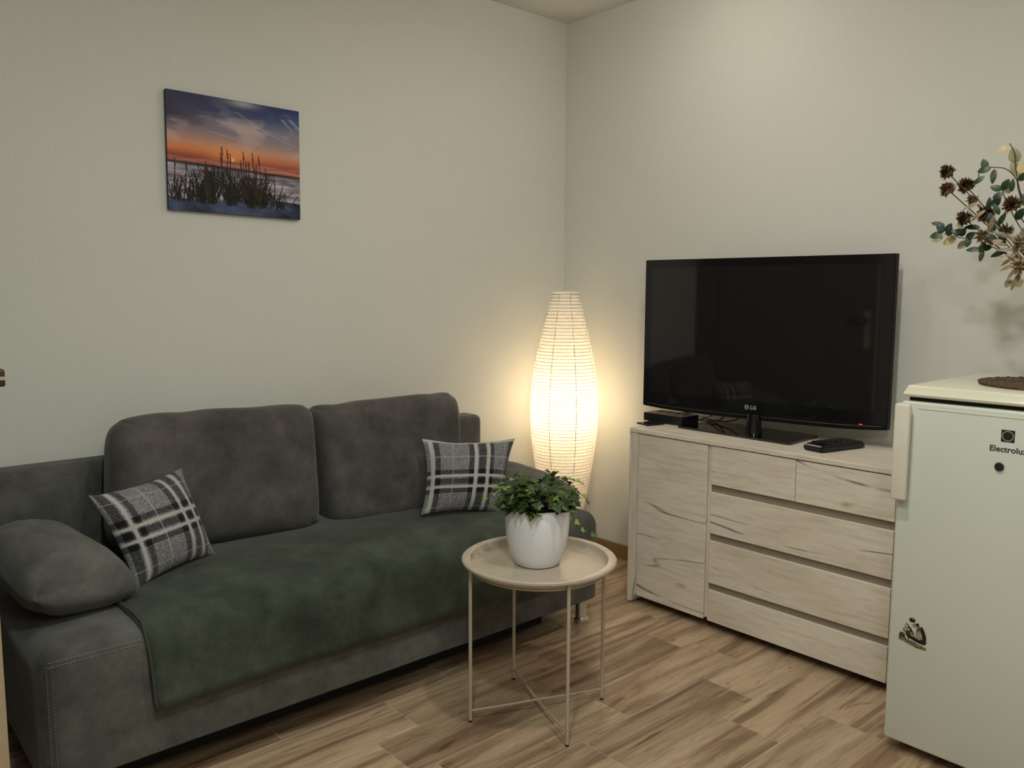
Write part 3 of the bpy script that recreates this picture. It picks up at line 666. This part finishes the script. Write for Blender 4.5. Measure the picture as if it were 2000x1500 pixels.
cabs = [
 ([(3.00, 1.93, .90), (2.99, 2.00, .80), (3.02, 2.06, .775), (3.045, 2.14, .775), (3.03, 2.22, .79), (2.966, 2.24, .79)], .0028, M_cable, 'upper black cable looping behind the television from set-top box to panel'),
 ([(2.98, 1.87, .90), (2.975, 1.90, .82), (2.985, 1.97, .785), (3.00, 2.08, .775), (3.02, 2.13, .766), (2.99, 2.18, .78), (2.966, 2.18, .785)], .0028, M_cable, 'lower black cable looping behind the stand plate'),
 ([(3.02, 1.98, .90), (3.03, 2.02, .83), (3.05, 2.10, .79), (3.05, 2.20, .764), (3.05, 2.36, .764), (3.0655, 2.40, .70)], .0028, M_cable, 'black power cable running along the wall edge of the dresser top'),
 ([(2.99, 1.95, .91), (3.00, 1.99, .84), (3.015, 2.05, .80), (3.02, 2.10, .785), (3.0, 2.14, .785), (2.966, 2.15, .785)], .0024, M_wcable, 'white cable between set-top box and television'),
 ([(2.96, 1.845, .90), (2.95, 1.85, .84), (2.945, 1.86, .79), (2.93, 1.845, .773), (2.99, 1.845, .775)], .0020, M_wcable, 'short white cable hanging beside the television neck')]
for pts, r, m, lab in cabs:
    pts = [p if i < len(pts)-1 or p[2] > .7 else (3.05, 2.30, .764) for i, p in enumerate(pts)]
    if lab.startswith('black power'): pts = [(3.02, 1.98, .90), (3.03, 2.02, .83), (3.05, 2.10, .79), (3.052, 2.16, .764), (3.05, 2.20, .764)]
    tag(obj('cable', tube(B(), smoothpath(pts, 6), r, 6), m, base=pts[-1], smooth=True), lab, 'cable', 'cables behind the television')

# ================================================================ FRIDGE
FX, FY1, FY0, FZ = 2.33, .979, .428, 1.072
fr = thing('fridge', 'white waist-high fridge at the right edge of the view, in front of the dresser end', 'fridge', (2.62, .70, 0))
obj('body', box(B(), (FX+.062, FY0+.003, .03), (2.90, FY1-.003, 1.03), .004, 2), M_frid, fr)
def lidm():
    bm = box(B(), (FX+.004, FY0-.002, 1.040), (2.91, FY1+.002, FZ), .008, 3)
    for v in bm.verts:
        if v.co.z > 1.055: v.co.x += (.010 if v.co.x < 2.5 else 0); v.co.y -= (.006 if v.co.y > .9 else 0)
    return bm
obj('lid', lidm(), M_fridt, fr, smooth=True, auto=35, label='ivory top panel')
obj('gap_seal', box(B(), (FX+.03, FY0+.01, 1.028), (2.88, FY1-.01, 1.041)), M_dark, fr)
door_f = obj('door', box(B(), (FX, FY0, .035), (FX+.05, FY1, 1.028), .007, 3), M_frid, fr, smooth=True, auto=35)
obj('door_gasket', box(B(), (FX+.05, FY0+.01, .045), (FX+.062, FY1-.01, 1.02)), plain('grey_gasket', srgb(150, 148, 140), .7), fr)
hb = B(); box(hb, (FX-.032, FY1-.036, .752), (FX-.014, FY1+.005, 1.022), .005, 3); box(hb, (FX-.02, FY1-.004, .752), (FX+.045, FY1+.006, 1.022), .003, 2)
obj('handle', hb, M_hand, door_f, smooth=True, auto=35, label='ivory plastic handle')
hb = box(B(), (FX+.02, FY1+.005, .925), (FX+.04, FY1+.016, .975), .002, 1); 
obj('handle_clip', hb, M_hand, door_f)
obj('door_edge_rail', box(B(), (FX-.0015, FY0+.01, 1.010), (FX+.001, FY1-.045, 1.0125)), M_fridt, door_f)
for x in (FX+.08, 2.85):
    for y in (FY0+.05, FY1-.05): obj('foot', lathe(B(), (x, y, 0), [(0, 0), (.02, 0), (.02, .03), (0, .03)], 14), M_mblk, fr)
obj('kick_plate', box(B(), (FX+.06, FY0+.02, .004), (FX+.07, FY1-.02, .03)), M_dark, fr)
q1, q2 = at(1955, 838, 0, FX), at(1983, 866, 0, FX)
cy, cz = (q1.y+q2.y)/2, (q1.z+q2.z)/2; hs = .0155
obj('logo_plate', box(B(), (FX-.0012, cy-hs, cz-hs), (FX+.001, cy+hs, cz+hs)), plain('dark_badge', srgb(40, 36, 28), .3), door_f)
def flat_ring(r0, r1, n=40, a0=0, a1=2*PI):
    bm = B(); x = FX-.0014; A = []; C_ = []
    for k in range(n+1):
        a = a0+(a1-a0)*k/n; A.append(bm.verts.new((x, cy-r0*math.cos(a), cz+r0*math.sin(a)))); C_.append(bm.verts.new((x, cy-r1*math.cos(a), cz+r1*math.sin(a))))
    for k in range(n): bm.faces.new((A[k], A[k+1], C_[k+1], C_[k]))
    return bm
obj('logo_ring', flat_ring(.0115, .0135), M_silver, door_f)
t0 = at(1932, 879, 0, FX-.0008)
textobj('logo_text', 'Electrolux', .0213, plain('dark_lettering', srgb(52, 48, 42), .5), door_f, t0, (0, -1, 0), (0, 0, 1), bold=.0003)
mg = at(1951, 912, 0, FX-.004)
mgo = tag(obj('magnet', lathe(B(), (0, 0, 0), [(0, 0), (.0105, 0), (.0115, .002), (.010, .006), (0, .0075)], 28), M_mblk, base=(0, 0, 0), smooth=True, auto=40), 'round black magnet on the fridge door under the maker name', 'magnet')
mgo.rotation_euler = (0, -PI/2, 0); mgo.location = (FX+.0002, mg.y, mg.z)
# sticker: two grey-brown animals over a row of green lettering
def sticker():
    h_, w_ = 130, 110; img = np.full((h_, w_, 3), 150.); al = np.zeros((h_, w_), bool); v, u = np.meshgrid(np.arange(h_)/h_, np.arange(w_)/w_, indexing='ij')
    def ell(cx, cy_, rx, ry, col, rot=0):
        c, s = math.cos(rot), math.sin(rot); du, dv = u-cx, v-cy_; m = ((du*c+dv*s)/rx)**2+((-du*s+dv*c)/ry)**2 < 1; img[m] = col; al[m] = True
    ell(.80, .56, .17, .27, (92, 84, 74), -.35); ell(.88, .50, .07, .26, (40, 34, 26), -.35); ell(.74, .58, .10, .16, (168, 150, 134), -.2)
    ell(.64, .27, .12, .055, (110, 92, 88), .35); ell(.66, .22, .05, .045, (30, 24, 26)); ell(.55, .30, .1, .05, (160, 150, 138), .2)
    ell(.46, .12, .11, .075, (36, 34, 18)); ell(.47, .08, .035, .028, (120, 116, 96)); ell(.28, .36, .08, .09, (128, 126, 112)); ell(.26, .36, .05, .055, (176, 170, 150))
    ell(.24, .50, .10, .08, (110, 108, 96)); ell(.24, .48, .06, .05, (172, 166, 148)); ell(.42, .44, .14, .035, (44, 38, 28), .8); ell(.40, .60, .16, .12, (72, 62, 44)); ell(.45, .56, .05, .04, (140, 128, 90))
    ell(.36, .66, .05, .1, (80, 44, 28)); ell(.58, .68, .16, .07, (150, 138, 124), .5); ell(.62, .74, .34, .055, (34, 22, 24), .22); ell(.88, .74, .12, .07, (50, 40, 38), .2); ell(.12, .66, .10, .06, (104, 84, 44)); ell(.12, .72, .12, .05, (60, 58, 22))
    G = {'W': '10001 10001 10101 10101 01010', 'E': '11111 10000 11110 10000 11111', 'D': '11110 10001 10001 10001 11110', 'A': '01110 10001 11111 10001 10001', 'R': '11110 10001 11110 10010 10001', 'S': '11111 10000 11111 00001 11111'}
    for k, ch in enumerate('WEEDWARS'):
        ox = .02+k*.12; oy = .745+k*.026
        bg = (u > ox-.015) & (u < ox+.125) & (v > oy-.02) & (v < oy+.12); img[bg] = (58, 58, 26); al[bg] = True
        for r_, row in enumerate(G[ch].split()):
            for c_, b_ in enumerate(row):
                if b_ == '1': m = (u >= ox+c_*.0205) & (u < ox+(c_+1)*.0205) & (v >= oy+r_*.02) & (v < oy+(r_+1)*.02); img[m] = (158, 160, 104)
    return img, al
si, sal = sticker(); s0 = at(1757, 1204, 0, FX-.001); s1 = at(1808, 1271, 0, FX-.001); sw = (s0.y-s1.y)
s0 = Vector((FX-.0008, s0.y, s0.z)); zt = at(1783, 1204, 0, FX).z; zb = at(1807, 1271, 0, FX).z
printed_sheet('sticker', si, (FX-.0008, s0.y, zt), (0, -sw, 0), (0, 0, zb-zt), M_stk, door_f, alpha=sal)['label'] = 'small sticker of two grey animals over green lettering'
# woven mat, vase, dried bouquet
MX, MY = 2.60, .705
mat_ = thing('round_mat', 'dark brown round mat of woven twigs on top of the fridge', 'mat', (MX, MY, FZ))
mb = B(); r = .012; kk = 0
while r < .166:
    n = max(12, int(r*360)); pts = []
    for i in range(n):
        a = 2*PI*i/n; w = .0022*math.sin(a*max(6, int(r*190))+kk*1.7); pts.append((MX+(r+w*.5)*math.cos(a), MY+(r+w*.5)*math.sin(a), FZ+.0070+w))
    pts.append(pts[0]); pts.append(pts[1]); tube(mb, pts, .0042, 5, False); r += .0078; kk += 1
obj('woven_coils', mb, M_mat, mat_, kind='stuff', smooth=True)
obj('backing', lathe(B(), (MX, MY, FZ), [(0, .0003), (.160, .0003), (.160, .004), (0, .004)], 48), M_mat, mat_)
VX, VY = 2.61, .69; VB = FZ+.0138
vase = thing('vase', 'brown stoneware vase on the woven mat, just outside the right edge', 'vase', (VX, VY, VB))
obj('body', lathe(B(), (VX, VY, VB), [(0, 0), (.04, 0), (.055, .03), (.06, .08), (.05, .13), (.03, .17), (.026, .19), (.034, .21), (.030, .21), (.022, .19), (.026, .17), (.045, .13), (.05, .05), (0, .02)], 36), M_vase, vase, smooth=True)
bq = thing('dried_bouquet', 'bouquet of brown thistle-like dried flowers with round green and pale leaves, above the fridge', 'flowers', (VX, VY, VB+.03))
NK = Vector((VX, VY, VB+.205)); FT = Vector((VX, VY, VB+.03))
def petal_head(mat, n=120, L=.027, seed=0):
    r = random.Random(seed); bm = B()
    for i in range(n):
        t = (i+.5)/n; el = math.acos(1-1.55*t); az = i*2.39996+r.uniform(-.2, .2)
        d = Vector((math.sin(el)*math.cos(az), math.sin(el)*math.sin(az), math.cos(el))); side = d.cross(Vector((0, 0, 1))).normalized() if abs(d.z) < .98 else Vector((1, 0, 0)); up = side.cross(d)
        l = L*r.uniform(.75, 1.15); w = .0056*r.uniform(.8, 1.3); cu = up*r.uniform(-.004, .007)
        a = [bm.verts.new(d*.004+side*w*.6), bm.verts.new(d*.004-side*w*.6), bm.verts.new(d*l*.6-side*w+cu*.4), bm.verts.new(d*l+cu), bm.verts.new(d*l*.6+side*w+cu*.4), bm.verts.new(d*l*.5+up*w*.7)]
        bm.faces.new((a[0], a[1], a[5])); bm.faces.new((a[1], a[2], a[5])); bm.faces.new((a[2], a[3], a[5])); bm.faces.new((a[3], a[4], a[5])); bm.faces.new((a[4], a[0], a[5]))
    bmesh.ops.create_icosphere(bm, subdivisions=1, radius=.013)
    me = bpy.data.meshes.new('flower_head'); bm.to_mesh(me); bm.free(); me.materials.append(mat); return me
heads = [petal_head(M_flow, seed=i) for i in range(3)]; theads = [petal_head(M_flop, 46, .030, seed=8+i) for i in range(2)]
def inst(name, me, parent, loc, rot, sc=1.):
    o = bpy.data.objects.new(name, me); COL.objects.link(o); o.parent = parent; o.location = Vector(loc)-worldloc(parent); o.rotation_euler = rot; o.scale = (sc,)*3; return o
HD = [(1851, 337, 2.56, 0, .95), (1852, 371, 2.55, 0, .95), (1888, 364, 2.60, 0, 1.0), (1885, 428, 2.55, 0, 1.0), (1927, 420, 2.60, 0, 1.05), (1978, 402, 2.56, 0, 1.1), (2022, 372, 2.62, 0, 1.1), (2030, 440, 2.54, 0, 1.1),
      (1998, 478, 2.52, 1, 1.2), (1920, 462, 2.52, 1, .9), (1965, 455, 2.63, 1, 1.0), (1992, 520, 2.50, 1, 1.0), (2035, 500, 2.55, 1, 1.1), (2060, 400, 2.66, 0, 1.1), (2085, 455, 2.6, 0, 1.1), (1900, 392, 2.66, 1, .7)]
def stem(a, b, r, m=M_twig, sag=.0):
    a, b = Vector(a), Vector(b); mid = (a+b)/2+Vector((random.uniform(-.01, .01), random.uniform(-.01, .01), sag)); obj('stem', tube(B(), smoothpath([FT, NK+Vector((random.uniform(-.01, .01), random.uniform(-.01, .01), 0)), mid, b], 4), r, 5), m, bq, smooth=True)
for i, (px, py, X, kind, sc) in enumerate(HD):
    p = at(px, py, 0, X); d = (p-NK).normalized(); q = d.to_track_quat('Z', 'Y').to_euler()
    inst('flower_head', (theads if kind else heads)[i % (2 if kind else 3)], bq, p, q, sc*.98); stem(NK, p, .0016, sag=.015)
def leaf_mesh(mat, L=.03, W=.017, fold=.15, tip=.9):
    bm = B(); n = 8; c = []; l = []; r_ = []
    for i in range(n+1):
        t = i/n; w = W/2*math.sin(PI*min(1, t**tip))**.7 if 0 < t < 1 else 0; z = -.25*L*t*t
        c.append(bm.verts.new((0, L*t, z)))
        if w: l.append(bm.verts.new((-w, L*t, z+w*fold))); r_.append(bm.verts.new((w, L*t, z+w*fold)))
        else: l.append(c[-1]); r_.append(c[-1])
    for i in range(n):
        for s in (l, r_):
            vs = [c[i], s[i], s[i+1], c[i+1]]; vs = list(dict.fromkeys(vs))
            if len(vs) > 2: bm.faces.new(vs if s is r_ else vs[::-1])
    me = bpy.data.meshes.new('leaf'); bm.to_mesh(me); bm.free(); me.materials.append(mat)
    for p in me.polygons: p.use_smooth = True
    return me
gl = leaf_mesh(M_gleaf, .036, .023); pl = leaf_mesh(M_pleaf, .040, .028); gl2 = leaf_mesh(M_gleaf, .042, .017); tl = leaf_mesh(M_flop, .05, .012)
def leaf_at(px, py, ang, me, X=2.57, sc=1., tilt=.35):
    """leaf whose base sits at the given place and whose tip points to ang (degrees, as seen from the room)"""
    p = at(px, py, 0, X); a = math.radians(ang)
    y = (Vector((0, -1, 0))*math.cos(a)+Vector((0, 0, 1))*math.sin(a)+Vector((-tilt, 0, 0))).normalized(); z = Vector((-1, -.3, .35)); z = (z-y*z.dot(y)).normalized(); x = y.cross(z)
    o = inst('leaf', me, bq, p, Matrix((x, y, z)).transposed().to_euler(), sc); return p
for pts in ([(1912, 352, 2.58), (1912, 338, 2.58), (1922, 326, 2.58), (1940, 327, 2.58), (1965, 330, 2.58), (1985, 350, 2.59), (1992, 380, 2.6), (2030, 470, 2.6)],
            [(1845, 457, 2.56), (1870, 463, 2.56), (1890, 466, 2.57), (1930, 470, 2.58), (1990, 520, 2.6)], [(1958, 372, 2.58), (1965, 392, 2.59), (1990, 440, 2.6), (2030, 500, 2.61)],
            [(1972, 280, 2.58), (1982, 300, 2.58), (1984, 330, 2.59), (2000, 400, 2.6)], [(1905, 487, 2.55), (1930, 480, 2.57), (1985, 510, 2.6)]):
    pp = [FT, NK]+[at(*p[:2], 0, p[2]) for p in pts[::-1]]; obj('stem', tube(B(), smoothpath(pp, 4), .0014, 5), M_twig, bq, smooth=True)
for a in ((1924, 344, 215, gl2), (1926, 332, 100, gl), (1936, 328, 190, gl), (1943, 330, 270, gl2), (1957, 372, 150, gl), (1958, 372, 60, gl), (1960, 378, 200, gl), (1988, 352, 30, gl), (1994, 378, 300, gl2),
          (1842, 458, 185, gl), (1842, 455, 110, gl), (1848, 455, 60, gl), (1852, 462, 75, gl), (1846, 441, 160, gl2), (1876, 462, 60, gl), (1886, 466, 30, gl), (1893, 463, 265, gl), (1876, 460, 140, gl), (1862, 458, 30, gl),
          (1917, 487, 178, gl2), (1920, 488, 265, gl2), (1938, 482, 190, gl), (1925, 470, 250, gl2), (1948, 470, 140, gl2), (1960, 480, 100, gl), (1940, 455, 100, gl), (1950, 440, 60, gl2), (1915, 445, 170, gl2), (1965, 490, 200, gl2), (1935, 440, 90, gl),
          (1930, 410, 80, gl2), (1952, 420, 110, gl2), (1975, 375, 80, gl2), (1985, 430, 60, gl), (1940, 405, 60, gl)):
    leaf_at(*a[:4], sc=random.uniform(.78, 1.0))
for a in ((1972, 291, 180, pl, .8), (1984, 320, 95, pl, 1.15), (1990, 345, 60, pl, 1.2), (1996, 345, 120, pl, 1.2), (1842, 462, 200, pl, .8), (1868, 466, 200, pl, .95), (1890, 472, 215, pl, .8), (1880, 445, 130, pl, .7), (1972, 378, 110, pl, .8), (1976, 545, 240, pl, .7), (1990, 540, 280, pl, .8)):
    leaf_at(*a[:4], X=2.60, sc=a[4])
for a in ((1978, 505, 170, tl), (1985, 515, 205, tl), (1990, 520, 235, tl), (1985, 500, 215, tl), (1995, 480, 130, tl), (1975, 465, 150, tl), (1960, 470, 180, tl), (1990, 465, 60, tl), (1925, 410, 220, tl), (1915, 395, 200, tl), (1940, 480, 130, tl), (1995, 530, 250, tl), (1930, 455, 70, tl), (2000, 510, 150, tl), (1985, 488, 175, tl), (1968, 480, 160, tl)):
    leaf_at(*a[:4], X=2.54, sc=random.uniform(.8, 1.15))

# ================================================================ SIDE TABLE
TX, TY, TR_, TZ = 1.715, 1.803, .242, .505
tb = thing('side_table', 'round beige metal tray table with four thin legs, in front of the sofa', 'table', (TX, TY, 0))
bm = lathe(B(), (TX, TY, 0), [(0, TZ-.022), (TR_-.036, TZ-.022), (TR_-.031, TZ-.018), (TR_-.026, TZ-.001), (TR_-.022, TZ+.001), (TR_-.004, TZ+.001), (TR_, TZ-.002), (TR_, TZ-.008), (TR_-.012, TZ-.010), (TR_-.018, TZ-.012), (TR_-.026, TZ-.026), (TR_-.036, TZ-.028), (0, TZ-.028)], 96)
obj('tray', bm, M_table, tb, smooth=True, auto=35)
LA = [math.radians(a) for a in (157.6, 249.2, 337.2, 68.5)]; LR = .224; tops = []
for a in LA:
    x, y = TX+LR*math.cos(a), TY+LR*math.sin(a); tops.append((x, y))
    lg = obj('leg', tube(B(), [(x, y, .004), (x, y, TZ-.012)], .0056, 12), M_table, tb, smooth=True, auto=50)
    obj('foot_cap', lathe(B(), (x, y, 0), [(0, 0), (.006, 0), (.006, .006), (0, .006)], 12), M_mblk, lg)
zc = .036
for i, j, dz in ((0, 2, 0), (1, 3, -.006)):
    (xa, ya), (xb, yb) = tops[i], tops[j]
    obj('cross_bar', tube(B(), smoothpath([(xa, ya, zc), (xa*.75+xb*.25, ya*.75+yb*.25, zc-.001), ((xa+xb)/2, (ya+yb)/2, zc+dz), (xa*.25+xb*.75, ya*.25+yb*.75, zc-.001), (xb, yb, zc)], 4), .0036, 8), M_table, tb, smooth=True)
bm = ring(B(), (TX, TY, TZ-.0315), LR-.012, .003, 64, 6); obj('support_ring', bm, M_table, tb, smooth=True)

# ================================================================ POTTED IVY
PX, PY, PZ = 1.715, 1.812, TZ-.0218
iv = thing('potted_ivy', 'green ivy in a white ceramic pot on the round beige tray table', 'plant', (PX, PY, PZ))
PH = .185
obj('pot', lathe(B(), (PX, PY, PZ), [(0, 0), (.062, 0), (.070, .005), (.081, .03), (.092, .065), (.0985, .10), (.101, .14), (.100, PH-.003), (.0985, PH), (.096, PH), (.0945, PH-.004), (.094, .12), (.082, .05), (0, .02)], 64), M_pot, iv, smooth=True, label='white ceramic pot')
obj('soil', lathe(B(), (PX, PY, PZ), [(0, .158), (.05, .162), (.0938, .155), (.0938, .150), (0, .150)], 32), M_soil, iv, label='dark soil')
def ivy_leaf(mat, s=1., seed=0):
    r = random.Random(seed); bm = B(); out = [(0, -.02), (.20, -.16), (.46, -.10), (.44, .12), (.64, .34), (.34, .42), (.22, .62), (0, 1.0)]
    pts = [(x*.031*s, y*.034*s) for x, y in out]; pts = pts+[(-x, y) for x, y in pts[::-1][1:-1]]
    c = bm.verts.new((0, .010*s, 0)); vs = []
    for x, y in pts:
        vs.append(bm.verts.new((x*r.uniform(.92, 1.08), y, .22*abs(x)-3.5*(y*y+x*x)*(1+r.uniform(-.3, .3)))))
    for i in range(len(vs)): bm.faces.new((c, vs[i], vs[(i+1) % len(vs)]))
    bmesh.ops.recalc_face_normals(bm, faces=bm.faces)
    me = bpy.data.meshes.new('leaf'); bm.to_mesh(me); bm.free(); me.materials.append(mat); return me
IL = [ivy_leaf(M_ivy, 1, i) for i in range(4)]; IY = [ivy_leaf(M_ivyl, .8, 10+i) for i in range(2)]
r = random.Random(11); Cc = Vector((PX, PY, PZ+.155))
def put_leaf(p, outd, young=False, sc=1., droop=None):
    outd = Vector(outd); outd.z += (droop if droop is not None else r.uniform(-.6, .3)); y = outd.normalized()
    z = Vector((r.gauss(0, .35), r.gauss(0, .35), 1))+Vector((-.25, -.3, 0)); z = (z-y*z.dot(y)).normalized(); x = y.cross(z)
    inst('leaf', (IY if young else IL)[r.randrange(2 if young else 4)], iv, p, Matrix((x, y, z)).transposed().to_euler(), sc)
for i in range(170):                                             # the dome of leaves over the pot
    a = r.uniform(0, 2*PI); rad = .108*math.sqrt(r.random()); hgt = .078*(1-(rad/.125)**2)+.015+r.uniform(-.02, .02)
    d = Vector((math.cos(a), math.sin(a), 0)); put_leaf(Cc+d*rad+Vector((0, 0, max(.012, hgt))), d*.8+Vector((0, 0, .1)), r.random() < .12, r.uniform(.85, 1.4))
for i in range(22):                                              # a skirt that overlaps the rim
    a = 2*PI*i/22+r.uniform(-.2, .2); d = Vector((math.cos(a), math.sin(a), 0)); put_leaf(Cc+d*.101+Vector((0, 0, .038+r.uniform(-.002, .035))), d, False, r.uniform(1.0, 1.45), droop=r.uniform(-1.0, -.4))
def vine(pts, young=False, n=8, sc=.9, dr=None):
    pp = smoothpath(pts, 6); obj('stem', tube(B(), pp, .0013, 5), M_stem, iv, smooth=True)
    for k in range(n):
        i = int((k+1)/n*(len(pp)-2)); p = pp[i]; t = (pp[i+1]-pp[i]).normalized(); s = t.cross(Vector((0, 0, 1))).normalized()*(1 if k % 2 else -1)
        put_leaf(p+Vector((0, 0, .003)), (t*.6+s*.8) if k < n-1 else t, young or r.random() < .2, sc*r.uniform(.7, 1.05), dr)
for i in range(22):
    a = 2*PI*i/22+r.uniform(-.1, .1); d = Vector((math.cos(a), math.sin(a), 0)); L = r.uniform(.03, .10)
    obj('stem', tube(B(), smoothpath([Cc+d*.01-Vector((0, 0, .005)), Cc+d*.05+Vector((0, 0, .05+r.uniform(0, .03))), Cc+d*L+Vector((0, 0, .06+r.uniform(-.02, .03)))], 4), .0012, 4), M_stem, iv, smooth=True)
vine([Cc+Vector((-.02, .02, .02)), at(1000, 955, 1, 1.85), at(972, 962, 1, 1.86), at(948, 976, 1, 1.87)], True, 9, .8)
vine([Cc+Vector((-.02, .02, .02)), at(1005, 940, 1, 1.88), at(985, 945, 1, 1.9), at(968, 952, 1, 1.92)], True, 7, .75)
vine([Cc+Vector((.02, 0, .03)), at(1085, 940, 1, 1.76), at(1120, 955, 1, 1.73), at(1142, 972, 1, 1.72), at(1150, 985, 1, 1.72)], False, 8, .7)
vine([Cc+Vector((.02, 0, .03)), at(1100, 940, 1, 1.78), at(1120, 938, 1, 1.79), at(1140, 946, 1, 1.80)], True, 7, .65)
vine([Cc+Vector((.02, .02, .03)), at(1070, 950, 1, 1.82), at(1078, 930, 1, 1.82), at(1074, 926, 1, 1.82)], False, 6, 1.2, .2)
vine([Cc+Vector((.03, .02, .03)), at(1110, 985, 1, 1.86), at(1120, 1012, 1, 1.88), at(1132, 1032, 1, 1.90), at(1155, 1045, 1, 1.93), at(1163, 1046, 1, 1.94)], True, 12, .85)
vine([Cc+Vector((0, .02, .03)), at(1030, 935, 1, 1.88), at(1012, 928, 1, 1.9)], False, 6, .9)
vine([Cc+Vector((0, .02, .03)), at(1060, 940, 1, 1.86), at(1100, 935, 1, 1.84), at(1118, 960, 1, 1.82)], False, 8, 1.1)
